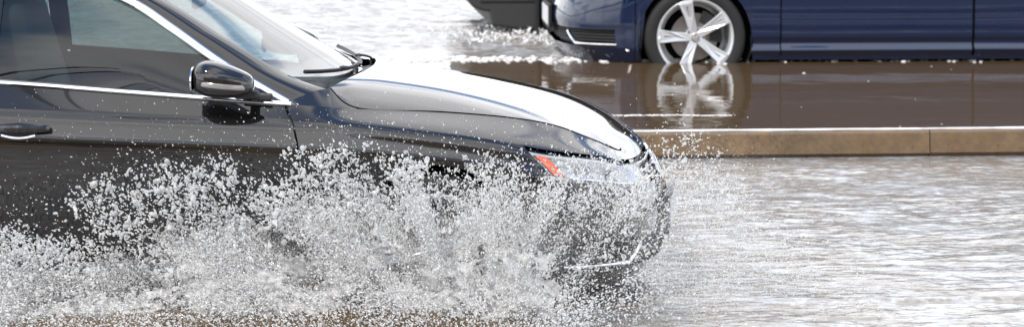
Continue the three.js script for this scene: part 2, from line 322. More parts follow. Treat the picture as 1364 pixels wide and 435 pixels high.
function hoodSurf(s, r) {
  const a = hoodEdge(s * 6), b = hoodMid(s * 6), q = 1 - r, x = mix(a.x, b.x, 1 - q * q);
  return V(x, mix(a.y, b.y, 1 - Math.pow(q, 3.4)), a.z * q);
}

const wheelGeo = {};
function makeWheel(parent, x, z, yC, spin, out) {
  const w = new THREE.Group(); w.name = 'wheel'; parent.add(w); w.position.set(x, yC, z); w.scale.z = out; w.rotation.z = spin * out;
  if (!wheelGeo.tyre) {
    const R = .326, pr = [[.243, -.095], [.262, -.108], [.295, -.112], [.315, -.1], [.324, -.075], [.326, -.03]];
    const prof = []; for (const [r, d] of pr) prof.push(new THREE.Vector2(r, d));
    for (const c of [-.045, -.015, .015, .045]) { prof.push(new THREE.Vector2(R, c - .006), new THREE.Vector2(R - .007, c - .005), new THREE.Vector2(R - .007, c + .005), new THREE.Vector2(R, c + .006)); }
    for (const [r, d] of [...pr].reverse()) prof.push(new THREE.Vector2(r, -d));
    prof.sort((a, b) => a.y - b.y || 0);
    const P = pr.map(([r, d]) => [r, d]);
    const full = [...P, ...[-.045, 0, .045].flatMap(c => [[R, c - .006], [R - .007, c - .005], [R - .007, c + .005], [R, c + .006]]), ...[...P].reverse().map(([r, d]) => [r, -d])];
    wheelGeo.tyre = new THREE.LatheGeometry(full.map(([r, d]) => new THREE.Vector2(r, d)), 72).rotateX(Math.PI / 2);
    wheelGeo.barrel = new THREE.LatheGeometry([[.19, -.09], [.225, -.09], [.246, -.097], [.246, -.085], [.232, -.06], [.214, .0], [.218, .06], [.225, .085], [.234, .098], [.244, .104], [.248, .098], [.246, .088]].map(([r, d]) => new THREE.Vector2(r, d)), 72).rotateX(Math.PI / 2);
    const sp = new THREE.Shape(); sp.moveTo(-.020, .03); sp.lineTo(-.026, .12); sp.quadraticCurveTo(-.031, .18, -.040, .228); sp.quadraticCurveTo(0, .236, .040, .228); sp.quadraticCurveTo(.031, .18, .026, .12); sp.lineTo(.020, .03); sp.closePath();
    { const h = new THREE.Path(); h.moveTo(-.004, .125); h.lineTo(.004, .125); h.lineTo(.0075, .205); h.lineTo(-.0075, .205); h.closePath(); sp.holes.push(h); }
    const spoke = new THREE.ExtrudeGeometry(sp, { depth: .018, bevelEnabled: true, bevelThickness: .012, bevelSize: .006, bevelSegments: 4, curveSegments: 8 });
    const a = spoke.attributes.position; for (let i = 0; i < a.count; i++) { const y = a.getY(i), xx = a.getX(i); a.setZ(i, a.getZ(i) + .052 + .03 * smooth(.03, .22, y) - (a.getZ(i) > .02 ? .008 * Math.exp(-Math.pow(xx / .008, 2)) * smooth(.07, .12, y) : 0)); }
    spoke.computeVertexNormals(); wheelGeo.spoke = spoke;
    wheelGeo.groove = box(.012, .10, .006, 0, .165, .112, .003).rotateX(-.02);
    wheelGeo.hub = new THREE.LatheGeometry([[0, .082], [.03, .082], [.05, .079], [.062, .07], [.068, .05], [.07, .0]].map(([r, d]) => new THREE.Vector2(r, d)), 40).rotateX(Math.PI / 2);
    wheelGeo.cap = new THREE.LatheGeometry([[0, .092], [.022, .091], [.029, .088], [.031, .08]].map(([r, d]) => new THREE.Vector2(r, d)), 32).rotateX(Math.PI / 2);
    const bar = (x0, y0, x1, y1) => { const l = Math.hypot(x1 - x0, y1 - y0); return box(.0042, l, .003, 0, 0, 0, .001).rotateZ(-Math.atan2(x1 - x0, y1 - y0)).translate((x0 + x1) / 2, (y0 + y1) / 2, .0925); };
    wheelGeo.emblem = mergeGeometries([new THREE.TorusGeometry(.024, .0022, 6, 32).translate(0, 0, .0915), bar(-.009, .021, 0, .003), bar(.009, .021, 0, .003), bar(-.021, .008, -.009, -.019), bar(-.009, -.019, 0, -.001), bar(0, -.001, .009, -.019), bar(.009, -.019, .021, .008)].map(plain));
    wheelGeo.bolt = new THREE.CylinderGeometry(.0085, .0085, .012, 12).rotateX(Math.PI / 2);
    wheelGeo.disc = mergeGeometries([new THREE.CylinderGeometry(.152, .152, .022, 48).rotateX(Math.PI / 2).translate(0, 0, .012), new THREE.CylinderGeometry(.075, .075, .05, 32).rotateX(Math.PI / 2).translate(0, 0, .03)].map(plain));
    wheelGeo.caliper = new THREE.ExtrudeGeometry((() => { const s = new THREE.Shape(); s.absarc(0, 0, .172, 2.2, 3.6, false); s.absarc(0, 0, .105, 3.6, 2.2, true); return s; })(), { depth: .06, bevelEnabled: true, bevelSize: .006, bevelThickness: .006, bevelSegments: 2 }).translate(0, 0, -.015);
  }
  part('tyre', wheelGeo.tyre, M.rubber, w);
  part('rim', wheelGeo.barrel, M.rim, w);
  for (let k = 0; k < 5; k++) {
    const a = k * Math.PI * 2 / 5;
    const s = part('spoke', wheelGeo.spoke, M.rim, w); s.rotation.z = a;
    const b = part('wheel_bolt', wheelGeo.bolt, M.steel, w); b.position.set(-Math.sin(a + .628) * .052, Math.cos(a + .628) * .052, .077);
  }
  part('hub', wheelGeo.hub, M.rim, w); part('centre_cap', wheelGeo.cap, M.indicator, w); part('emblem', wheelGeo.emblem, M.steel, w);
  part('brake_disc', wheelGeo.disc, M.steel, w); part('brake_caliper', wheelGeo.caliper, M.trim, w);
  return w;
}

const carGeo = {};
function buildCarGeometry() {
  const g = carGeo, AR = .36, AY = .33;
  const arch = (cx) => u => { const p = side(u, 2), dx = p.x - cx; return Math.abs(dx) < AR ? vAtY(u, AY + Math.sqrt(AR * AR - dx * dx)) : 0; };
  const cuts = (n, x0, x1, cx) => { const S = new Set(); for (let i = 0; i <= n; i++) S.add(i / n); const toS = x => (x - x0) / (x1 - x0); for (const q of [-1, 1]) for (const k of [0, .002, .006, .014, .03, .05]) { const s = toS(cx + q * (AR - k)); if (s > 0 && s < 1) S.add(s); } return [...S].sort((a, b) => a - b); };
  const doorCut = v => uAtX(-.548 - .02 * smooth(4, 6, v) - .037 * smooth(5.5, 7, v), v);
  const lampBack = v => uAtX(v < 4.55 ? .392 : mix(.47, .345, (v - 4.55) / 1.45), v);
  // fender: behind the lamp, above the wheel; its tongue runs forward between lamp and bonnet
  const FS = cuts(60, .392, -.57, 0);
  g.fender = mergeGeometries([
    panel(v => uAtX(.385, v) + G, v => doorCut(v) - G, arch(0), 4.55, 60, 22, .022, FS),
    panel(v => lampBack(Math.max(v, 4.551)) + G, v => doorCut(v) - G, 4.55, 6, 50, 10, .022),
    panel(v => 2.05, v => doorCut(v) - G, 6 + G, 7 - G * .15, 70, 10, .022)].map(plain));
  g.door = panel(v => doorCut(v) + G, v => uAtX(-1.79, v) - G, .45, 7, 40, 44, .022);
  const rearCut = v => uAtX(-2.62 + .26 * smooth(3.5, 1.2, v), v);
  g.rearDoor = panel(v => uAtX(-1.79, v) + G, v => rearCut(v) - G, .45, 7, 30, 40, .022);
  g.sill = panel(v => uAtX(-.40, v), v => uAtX(-2.40, v), 0, .45 - G * .6, 30, 6, .03);
  g.quarter = panel(v => rearCut(v) + G, v => 13.2, arch(-2.803), 7, 60, 34, .022, cuts(70, -2.62, -3.45, -2.803));
  g.rearBumper = panel(v => 13.2 + G, v => 16, 0, 4.2, 24, 20, .02);
  g.trunkFace = panel(v => 13.2 + G, v => 16, 4.2 + G, 7, 24, 14, .02);
  // front bumper in bands: chin, intake flank, upper face
  const intakeEnd = 3.8;
  g.bumper = mergeGeometries([
    panel(v => 0, v => uAtX(.385, v) - G, 0, 1.12, 50, 8, .03),
    panel(v => intakeEnd, v => uAtX(.385, v) - G, 1.12, 2.05, 14, 10, .03),
    panel(v => 0, v => uAtX(.385, v) - G, 2.05, 4.55 - G, 50, 22, .03)].map(plain));
  const inset = (u, v, d) => { const p = side(u, v), a = side(u + .01, v).sub(side(u - .01, v)), b = side(u, v + .01).sub(side(u, v - .01)); const n = b.cross(a).normalize(); return p.addScaledVector(n, d); };
  g.inset = inset;
  const probe = inset(7, 3, .01).z > side(7, 3).z ? 1 : -1;            // which way is out
  g.out = (u, v, d) => inset(u, v, d * probe);
  g.intake = patch((s, r) => g.out(s * intakeEnd, mix(1.06, 2.1, r), -.045), 40, 6, 0, true);
  g.intakeBars = []; for (let k = 0; k < 5; k++) { const v = mix(1.38, 1.98, k / 4), pts = []; for (let i = 0; i <= 40; i++) pts.push(g.out(i / 40 * (intakeEnd - .05), v, -.028)); g.intakeBars.push(sweep(pts, V(1, 0, .3), .007, .01)); }
  { const pts = [], N = [], path = q => q < .25 ? [mix(2.05, 2.38, q / .25), mix(1.85, 1.24, Math.pow(q / .25, .8))] : [mix(2.38, intakeEnd + .06, (q - .25) / .75), 1.24];
    for (let i = 0; i <= 60; i++) { const [u, v] = path(i / 60); pts.push(g.out(u, v, .004)); N.push(g.out(u, v, .05).sub(g.out(u, v, 0))); }
    g.strip = [sweep(pts, (p, i) => N[i], .017, .013)]; }
  // headlamp
  const lampU = (s, v) => mix(1.32 + G, uAtX(mix(.47, .345, (v - 4.55) / 1.45), v) - G, s);
  const lamp = d => (s, r) => { const v = mix(4.55 + G, 5.88, r), u = lampU(s, v); return d ? g.out(u, v, d) : side(u, v); };
  g.lens = patch(lamp(0), 40, 12, .012, true);
  g.lampBack = patch((s, r) => { const b = Math.min(s, 1 - s, r, 1 - r); return lamp(-.012 - .06 * smooth(0, .25, b))(s, r); }, 30, 14, 0, true);
  g.amber = patch((s, r) => lamp(-.006)(mix(.885, .975, s) , mix(.16, .86, r)), 8, 10, .01, true);
  g.drl = (() => { const pts = []; for (let i = 0; i <= 30; i++) pts.push(lamp(-.014)(mix(.06, .86, i / 30), .14)); return sweep(pts, V(.6, .3, .6), .014, .012); })();
  g.bulbs = [.32, .62].map(s => { const p = lamp(-.075)(s, .52); return new THREE.LatheGeometry([[.002, -.012], [.03, -.004], [.046, .018], [.05, .03], [.047, .032], [.036, .03]].map(([a, b]) => new THREE.Vector2(a, b)), 28).rotateZ(-Math.PI / 2).rotateY(-.35).translate(p.x, p.y, p.z); });
  // grille
  g.grille = patch((s, r) => g.out(mix(0, 1.32 - G, s), mix(4.55, 6.3, r), -.035), 20, 8, 0, true);
  g.slats = []; for (const v of [4.8, 5.3, 5.85]) { const pts = []; for (let i = 0; i <= 20; i++) pts.push(g.out(mix(0, 1.30, i / 20), v, -.008)); g.slats.push(sweep(pts, V(1, .3, 0), .012, .008)); }
  g.badge = mergeGeometries([new THREE.TorusGeometry(.062, .006, 8, 40), ...[[-.024, .055, 0, .008], [.024, .055, 0, .008], [-.055, .02, -.024, -.05], [-.024, -.05, 0, -.004], [0, -.004, .024, -.05], [.024, -.05, .055, .02]].map(([a, b, c, d]) => { const l = Math.hypot(c - a, d - b); return box(.011, l, .008, 0, 0, 0, .002).rotateZ(-Math.atan2(c - a, d - b)).translate((a + c) / 2, (b + d) / 2, 0); })].map(plain)).rotateY(Math.PI / 2);
  // bonnet
  g.hood = patch((s, r) => hoodSurf(mix(.0, 1, s), mix(.0035, 1, r)), 60, 26, .02, true);
  g.noseCap = panel(v => 0, v => 2.05, 6.2, 7, 24, 8, .02);
  // pillar strip from the fender up over the roof side
  g.pillar = patch((s, r) => { const u = s * 10, a = topC(u), b = scrC(u), p = a.lerp(b, r); p.y += .012 * Math.sin(Math.PI * r); p.z += .012 * Math.sin(Math.PI * r); return p; }, 80, 8, .015, false);
  // cowl corner between bonnet, door top and pillar foot
  g.cowlCorner = patch((s, r) => {
    const a = side(mix(uAtX(-.33, 7), doorCut(7) - G, s), 7 - G);
    const b = s < .42 ? hoodEdge(mix(.98, .0, s / .42)).add(V(-.002, -.003, .003)) : V(...[0, 1, 2].map(k => mix(s < .42 ? 0 : [-.447, .969, .691][k], topEdge[0][k], (s - .42) / .58)));
    if (s > .42) { const k = .012 * Math.sin(Math.PI * (s - .42) / .58); b.y += k; b.z += k; }
    return a.lerp(b, r);
  }, 40, 8, .0, false);
  const across = (edge, u0, u1, crown, mid) => patch((s, r) => { const u = mix(u0, u1, s), a = scrC(u), q = 2 * r - 1; return V(a.x + mid(u) * (1 - q * q), a.y + crown(u) * (1 - q * q), a.z * q); }, 30, 30, 0, false);
  g.windshield = patch((s, r) => { const a = scrC(mix(.92, 4, s)), q = 2 * r - 1, w = 1 - q * q; return V(a.x + mix(.20, .10, s) * w, a.y + mix(-.035, .045, s) * w, a.z * q); }, 30, 30, 0, false);
  g.roof = across(0, 4.0, 6.3, u => .04, u => mix(.10, -.12, (u - 4) / 2.3));
  g.rearScreen = across(0, 6.3, 10, u => .03, u => -.14);
  g.bootLid = patch((s, r) => { const u = mix(0, 1, s), a = scrC(10), q = 2 * r - 1; return V(mix(a.x - .14 * (1 - q * q), -3.87 + .04 * q * q, u), mix(a.y + .03 * (1 - q * q), 1.06, u), mix(.64, .60, u) * q); }, 10, 20, .01, false);
  g.bootSide = patch((s, r) => { const a = V(mix(-3.42, -3.83, s), mix(1.068, 1.06, s), mix(.64, .60, s)), b = side(mix(13.05, 15.2, s), 7); return a.lerp(b, r); }, 10, 4, 0, true);
  // side windows, seals and bright trim
  const F0 = -.66, F1 = -1.775, R0 = -1.86, R1 = -2.78;
  const win = (a, b, d) => patch((s, r) => windowSurf(mix(a, b, s), mix(.01, .965, r), d), 40, 10, 0, true);
  g.frontWindow = win(F0, F1, -.012); g.rearWindow = win(R0, R1, -.012);
  g.bPillar = win(F1, R0, .002);
  g.rearCorner = win(R1, -3.36, .0);
  const line = (f, n) => Array.from({ length: n + 1 }, (_, i) => f(i / n));
  const outN = V(0, .42, 1);
  g.seal = sweep(line(q => { const p = windowSurf(mix(-.645, -2.80, q), .972); p.z += .001; return p; }, 60), outN, .016, .005);
  g.beltSeal = sweep(line(q => { const p = windowSurf(mix(-.64, -2.80, q), .02); return p; }, 60), outN, .012, .005);
  g.topTrim = sweep(line(q => { const p = topAt(mix(-.585, -2.95, q)); p.z += .002; return p; }, 80), outN, q => .026 + .006 * Math.sin(Math.PI * Math.min(1, q * 2)), .008);
  g.beltTrim = sweep(line(q => { const p = beltAt(mix(-.585, -2.95, q)); p.y += .002; p.z += .003; return p; }, 60), outN, .017, .009);
  // mirror
  g.mirror = patch((s, r) => {
    const th = s * Math.PI * 2, ph = r * Math.PI, pw = (c, e) => Math.sign(c) * Math.pow(Math.abs(c), e), X = Math.cos(ph);
    const ring = Math.pow(Math.sin(ph), .62), k = smooth(-1, 1, X);                 // X: -1 rear rim, +1 front tip
    const hh = mix(.088, .062, k) * (Math.sin(th) > 0 ? 1.02 : .82), ww = mix(.105, .070, k);
    return V(-.83 + .122 * X - (X < -.6 ? .0 : 0), 1.018 + hh * ring * pw(Math.sin(th), .8) + .012 * (1 - k) - .010 * k, 1.005 + ww * ring * pw(Math.cos(th), .8));
  }, 48, 32, 0, false);
  g.mirrorGlass = new THREE.CylinderGeometry(1, 1, .006, 40).rotateZ(Math.PI / 2).scale(1, .056, .085).translate(-.948, 1.025, 1.005);
  { const pts = []; for (let i = 0; i <= 24; i++) { const a = mix(-.98, 1.05, i / 24); pts.push(V(-.835 + .118 * Math.sin(a) * .98, 1.012 - .012 * Math.sin(a), 1.006 + .094 * Math.cos(a) * (1 - .12 * Math.sin(a)))); } g.indicator = sweep(pts, (p) => V((p.x + .83) * .8, 0, p.z - 1.0), .020, .005); }
  g.mirrorArm = mergeGeometries([tube([[-.735, .962, .96], [-.73, .955, .90], [-.725, .95, .845]], .020, 14, 10), box(.10, .035, .05, -.745, .965, .945, .014), box(.12, .03, .03, -.715, .948, .852, .01)].map(plain));
  // quarter light in the window's front corner
  g.cornerPlate = patch((s, r) => windowSurf(mix(-.62, -.745, s), mix(.02, .96, r), .001), 12, 6, 0, true);
  // handle
  g.handle = (() => {
    const pts = []; for (let i = 0; i <= 20; i++) { const q = i / 20; pts.push(V(mix(-1.542, -1.772, q), .822 + .004 * Math.sin(Math.PI * q), .916 + .032 * Math.pow(Math.sin(Math.PI * clamp(q * .92 + .04)), .5))); }
    return sweep(pts, V(0, .1, 1), q => .026 + .012 * Math.sin(Math.PI * q), .012); })();
  g.handleTrim = (() => { const pts = []; for (let i = 0; i <= 16; i++) { const q = i / 16; pts.push(V(mix(-1.60, -1.735, q), .793 - .010 * Math.sin(Math.PI * q), .914 + .006 * Math.sin(Math.PI * q))); } return sweep(pts, V(0, 0, 1), .012, .008); })();
  g.handleCup = new THREE.SphereGeometry(1, 28, 18).scale(.078, .036, .014).translate(-1.665, .806, .9045);
  // wheel housing and floor
  g.liner = cx => mergeGeometries([new THREE.CylinderGeometry(AR + .012, AR + .012, .30, 40, 1, true, -Math.PI / 2 - .35, Math.PI + .7).rotateX(Math.PI / 2).rotateZ(0).translate(cx, AY, .74), new THREE.CircleGeometry(AR + .012, 40).translate(cx, AY, .60)].map(plain));
  const coreSide = new THREE.Shape(); coreSide.moveTo(.62, .24); coreSide.lineTo(.42, .24); coreSide.lineTo(.40, .70); coreSide.lineTo(-.40, .72); coreSide.lineTo(-.42, .20); coreSide.lineTo(-2.40, .20); coreSide.lineTo(-2.42, .74); coreSide.lineTo(-3.2, .74); coreSide.lineTo(-3.22, .28); coreSide.lineTo(-3.7, .30); coreSide.lineTo(-3.76, .90); coreSide.lineTo(-3.3, .95); coreSide.lineTo(-2.45, .92); coreSide.lineTo(-2.42, .40); coreSide.lineTo(-.62, .40); coreSide.lineTo(-.55, .84); coreSide.lineTo(.30, .76); coreSide.lineTo(.62, .56); coreSide.closePath();
  g.core = new THREE.ExtrudeGeometry(coreSide, { depth: 1.18, bevelEnabled: false }).translate(0, 0, -.59);
  g.floor = box(2.0, .06, 1.66, -1.42, .20, 0, .02);
  // inner door skins keep light from leaking through the shut lines
  g.inner = patch((s, r) => { const p = side(mix(uAtX(-.42, 3), uAtX(-2.42, 3), s), mix(.3, 6.9, r)); p.z -= .05; return p; }, 24, 14, 0, true);
  g.cowl = patch((s, r) => { const q = 2 * s - 1, w = 1 - q * q, a = V(mix(-.44, -.36, w), mix(.945, .975, w), .69 * q), b = V(mix(-.64, -.44, w), mix(1.0, .965, w), .69 * q), p = a.lerp(b, r); p.y -= .03 * Math.sin(Math.PI * r); return p; }, 30, 6, 0, false);
  return g;
}
buildCarGeometry();

const carProto = {};
function makeCar(name, label, paintMat, o = {}) {
  const g = carGeo, car = thing(name, label, 'car');
  const both = (n, geo, mat, parent = car) => { const a = part(n, geo, mat, parent); const b = part(n, (geo.userData.mir ??= mirrored(plain(geo))), mat, parent); return [a, b]; };
  part('hood', mergeGeometries([plain(g.hood), mirrored(plain(g.hood)), plain(g.noseCap), mirrored(plain(g.noseCap))]), paintMat, car);
  both('fender', g.fender, paintMat); part('front_bumper', mergeGeometries([plain(g.bumper), mirrored(plain(g.bumper))]), paintMat, car);
  const doors = both('front_door', g.door, paintMat); both('rear_door', g.rearDoor, paintMat); both('side_sill', g.sill, o.sill || paintMat); both('rear_quarter_panel', g.quarter, paintMat);
  part('rear_bumper', mergeGeometries([plain(g.rearBumper), mirrored(plain(g.rearBumper))]), paintMat, car);
  part('boot_lid', mergeGeometries([plain(g.trunkFace), mirrored(plain(g.trunkFace)), plain(g.bootLid), plain(g.bootSide), mirrored(plain(g.bootSide))]), paintMat, car);
  both('roof_pillar', mergeGeometries([plain(g.pillar), plain(g.cowlCorner)]), paintMat);
  part('roof', g.roof, paintMat, car); part('windshield', g.windshield, M.screen, car); part('rear_window_screen', g.rearScreen, M.glass, car);
  both('front_window', g.frontWindow, M.glass); both('rear_window', g.rearWindow, M.glass); both('door_pillar', g.bPillar, M.gloss); both('pillar_cover', g.rearCorner, paintMat); both('corner_cover', g.cornerPlate, M.gloss);
  both('window_seal', mergeGeometries([plain(g.seal), plain(g.beltSeal)]), M.trim);
  both('upper_window_trim', g.topTrim, M.chrome); both('waist_trim', g.beltTrim, M.chrome);
  for (const s of [1, -1]) {
    const mg = k => s > 0 ? k : mirrored(plain(k));
    const mir = part('door_mirror', mg(g.mirror), paintMat, car); part('mirror_glass', mg(g.mirrorGlass), M.chrome, mir); part('turn_indicator', mg(g.indicator), M.blinker, mir); part('mirror_arm', mg(g.mirrorArm), M.plastic, mir);
    const d = doors[s > 0 ? 0 : 1];
    part('door_handle', mg(g.handle), paintMat, d); part('handle_trim', mg(g.handleTrim), M.chrome, d); part('handle_recess', mg(g.handleCup), M.trim, d);
    const hl = part('headlight', mg(g.lens), M.lens, car); part('lamp_housing', mg(g.lampBack), M.indicator, hl); part('amber_reflector', mg(g.amber), M.amber, hl); part('light_strip', mg(g.drl), M.chrome, hl);
    for (const b of g.bulbs) part('lamp_reflector', mg(b), M.chrome, hl);
    part('wheel_liner', mg(g.liner(0)), M.under, car); part('wheel_liner', mg(g.liner(-2.803)), M.under, car);
    part('tail_light', mg(patch((q, r) => g.out(mix(12.9, 14.6, q), mix(4.9, 6.4, r), .004), 12, 6, .02, true)), M.redlens, car);
    makeWheel(car, 0, .80 * s, .326, o.spin ?? .3, s); makeWheel(car, -2.803, .80 * s, .326, (o.spin ?? .3) + .4, s);
  }
  const gr = part('grille', mergeGeometries([plain(g.grille), mirrored(plain(g.grille))]), M.trim, car);
  for (const s of g.slats) part('grille_slat', mergeGeometries([plain(s), mirrored(plain(s))]), M.chrome, gr);
  const bd = part('emblem', g.badge, M.chrome, gr); bd.position.set(.832, .60, 0); bd.rotation.z = .45;
  const it = part('lower_intake', mergeGeometries([plain(g.intake), mirrored(plain(g.intake))]), M.trim, car);
  for (const s of g.intakeBars) part('intake_bar', mergeGeometries([plain(s), mirrored(plain(s))]), M.plastic, it);
  for (const s of g.strip.slice(0, 1)) { part('intake_trim', s, M.chrome, it); part('intake_trim', mirrored(plain(s)), M.chrome, it); }
  for (const s of g.strip.slice(1)) { part('intake_trim', s, M.chrome, it); part('intake_trim', mirrored(plain(s)), M.chrome, it); }
  const pl = part('plate_holder', box(.026, .16, .54, .886, .42, 0, .008), M.trim, car); part('number_plate', box(.006, .112, .50, .902, .42, 0, .002), M.plate, pl);
  part('chassis', mergeGeometries([plain(g.core), plain(g.floor)]), M.under, car);
  both('door_lining', g.inner, M.dash);
  part('cowl', g.cowl, M.trim, car);
  // wipers: arm from a pivot under the bonnet edge, blade lying along the foot of the screen
  const scr = (z, h) => { const a = scrC(mix(.92, 4, h)), q = z / a.z, w = 1 - q * q; return V(a.x + mix(.20, .10, h) * w, a.y + mix(-.035, .045, h) * w, z); };
  for (const [zp, za, zb, h0, h1] of [[-.08, .60, -.02, .015, .035], [-.60, .0, -.58, .02, .04]]) {
    const bl = []; for (let i = 0; i <= 16; i++) { const q = i / 16, p = scr(mix(za, zb, q), mix(h0, h1, q)); p.x += .010; p.y += .014; bl.push(p); }
    const w = part('wiper_blade', sweep(bl, V(.55, .8, 0), .011, .010), M.trim, car);
    const pv = V(-.42, .955, zp), mid = bl[8].clone().add(V(.008, .012, 0));
    part('wiper_arm', [tube([pv, pv.clone().add(V(.0, .022, .03)), pv.clone().lerp(mid, .5).add(V(.012, .012, 0)), mid], .0052, 24, 8), new THREE.CylinderGeometry(.011, .013, .03, 16).translate(pv.x, pv.y + .012, pv.z), box(.03, .012, .022, mid.x, mid.y - .003, mid.z, .004)], M.plastic, w);
  }
  // cabin
  const cabin = z => {
    const s = new THREE.Group(); s.name = 'seat'; car.add(s);
    part('cushion', box(.50, .16, .50, -1.22, .52, z, .06), M.seat, s); s.position.x = z > 0 ? -.13 : -.28;
    const br = box(.20, .76, .54, 0, .38, 0, .08).rotateZ(.30).translate(-1.46, .56, z); part('backrest', br, M.seat, s);
    part('headrest', box(.11, .20, .27, 0, 0, 0, .045).rotateZ(.2).translate(-1.74, 1.36, z), M.seat, s);
  };
  cabin(.37); cabin(-.37);
  part('rear_bench', [box(.5, .2, 1.3, -2.15, .52, 0, .06), box(.18, .62, 1.3, 0, .31, 0, .07).rotateZ(.4).translate(-2.38, .58, 0)], M.seat, car);
  part('dashboard', [box(.42, .26, 1.36, -.74, .82, 0, .08), box(.24, .10, 1.30, -.60, .93, 0, .04), box(.9, .3, .22, -1.05, .55, 0, .05)], M.dash, car);
  part('steering_wheel', [new THREE.TorusGeometry(.18, .015, 10, 40).rotateY(Math.PI / 2).rotateZ(.4).translate(-1.02, .90, -.37), box(.05, .05, .30, -1.01, .90, -.37, .02), new THREE.CylinderGeometry(.03, .03, .3, 12).rotateZ(1.2).translate(-.88, .85, -.37)], M.dash, car);
  part('cabin_mirror', box(.03, .06, .24, -1.08, 1.27, 0, .02), M.dash, car);
  return car;
}
const blackCar = makeCar('saloon_car', 'glossy black saloon car with chrome window trim ploughing through the splash', M.black, { spin: .3 });
blackCar.position.set(-.23, -.10, -16.917); blackCar.rotation.y = THREE.MathUtils.degToRad(-4.5);
const blueCar = makeCar('saloon_car', 'dark blue saloon car with silver five spoke wheels standing in calm water behind the kerb', M.navy, { spin: .28 });
blueCar.rotation.y = Math.PI + KERB_YAW * .7; blueCar.position.set(1.172 - Math.sin(KERB_YAW * .7) * .9, -.034, -25.95 - .917);

// ---------------------------------------------------------------- the dark utility vehicle behind the blue car
{
  const t = thing('utility_vehicle', 'charcoal utility vehicle with stepped plastic bumper behind the blue car', 'vehicle');
  const dark = paint(lin(.02, .02, .021), .3);
  const sh = new THREE.Shape(); sh.moveTo(-.78, .62); sh.lineTo(-.80, .95); sh.lineTo(-.72, 1.05); sh.lineTo(-.55, 1.72); sh.lineTo(-.2, 1.80); sh.lineTo(1.6, 1.80); sh.lineTo(2.35, 1.18); sh.lineTo(3.35, 1.06); sh.quadraticCurveTo(3.6, 1.0, 3.62, .62); sh.lineTo(3.6, .40); sh.lineTo(3.27, .40); sh.absarc(2.85, .40, .42, 0, Math.PI, false); sh.lineTo(.42, .36); sh.absarc(0, .40, .42, 0, Math.PI, false); sh.lineTo(-.5, .42); sh.closePath();
  part('body', new THREE.ExtrudeGeometry(sh, { depth: 1.64, bevelEnabled: true, bevelSize: .05, bevelThickness: .09, bevelSegments: 5, curveSegments: 20 }).translate(0, 0, -.82), dark, t);
  const bs = new THREE.Shape(); bs.moveTo(-.86, .62); bs.lineTo(-.87, .44); bs.quadraticCurveTo(-.86, .375, -.78, .355); bs.lineTo(-.72, .345); bs.lineTo(-.70, .25); bs.quadraticCurveTo(-.55, .225, -.40, .222); bs.lineTo(-.40, .62); bs.closePath();
  const bp = part('bumper', new THREE.ExtrudeGeometry(bs, { depth: 1.72, bevelEnabled: true, bevelSize: .02, bevelThickness: .05, bevelSegments: 4 }).translate(0, 0, -.86), M.plastic, t);
  part('bumper_rib', box(.40, .012, .012, -.60, .405, .915, .004), M.trim, bp); part('mud_flap', box(.03, .44, .26, -.405, .42, .80, .008), M.trim, bp);
  for (const [x, r] of [[-.02, .1], [2.85, .5]]) for (const s of [1, -1]) { const w = makeWheel(t, x, .80 * s, .37, r, s); w.scale.x = w.scale.y = 1.135; }
  for (const s of [1, -1]) {
    for (const [a, b, c] of [[-.42, .55, 1.70], [.66, 1.62, 1.70]]) { const w = new THREE.Shape(); w.moveTo(a, 1.16); w.lineTo(b + (b > 1 ? .42 : 0), 1.16); w.lineTo(b, c); w.lineTo(a + .1, c); w.closePath(); part('side_window', new THREE.ExtrudeGeometry(w, { depth: .012, bevelEnabled: false }).translate(0, 0, s > 0 ? .905 : -.917), M.gloss, t); }
    part('tail_light', box(.05, .34, .12, -.80, .92, .78 * s, .02), M.redlens, t);
    part('door_handle', box(.16, .03, .03, .10, 1.03, .922 * s, .01), M.plastic, t);
  }
  part('underbody', box(3.6, .2, 1.5, 1.4, .42, 0, .03), M.under, t);
  t.position.set(.50, -.034, -28.15 - .95); t.rotation.y = KERB_YAW;
}

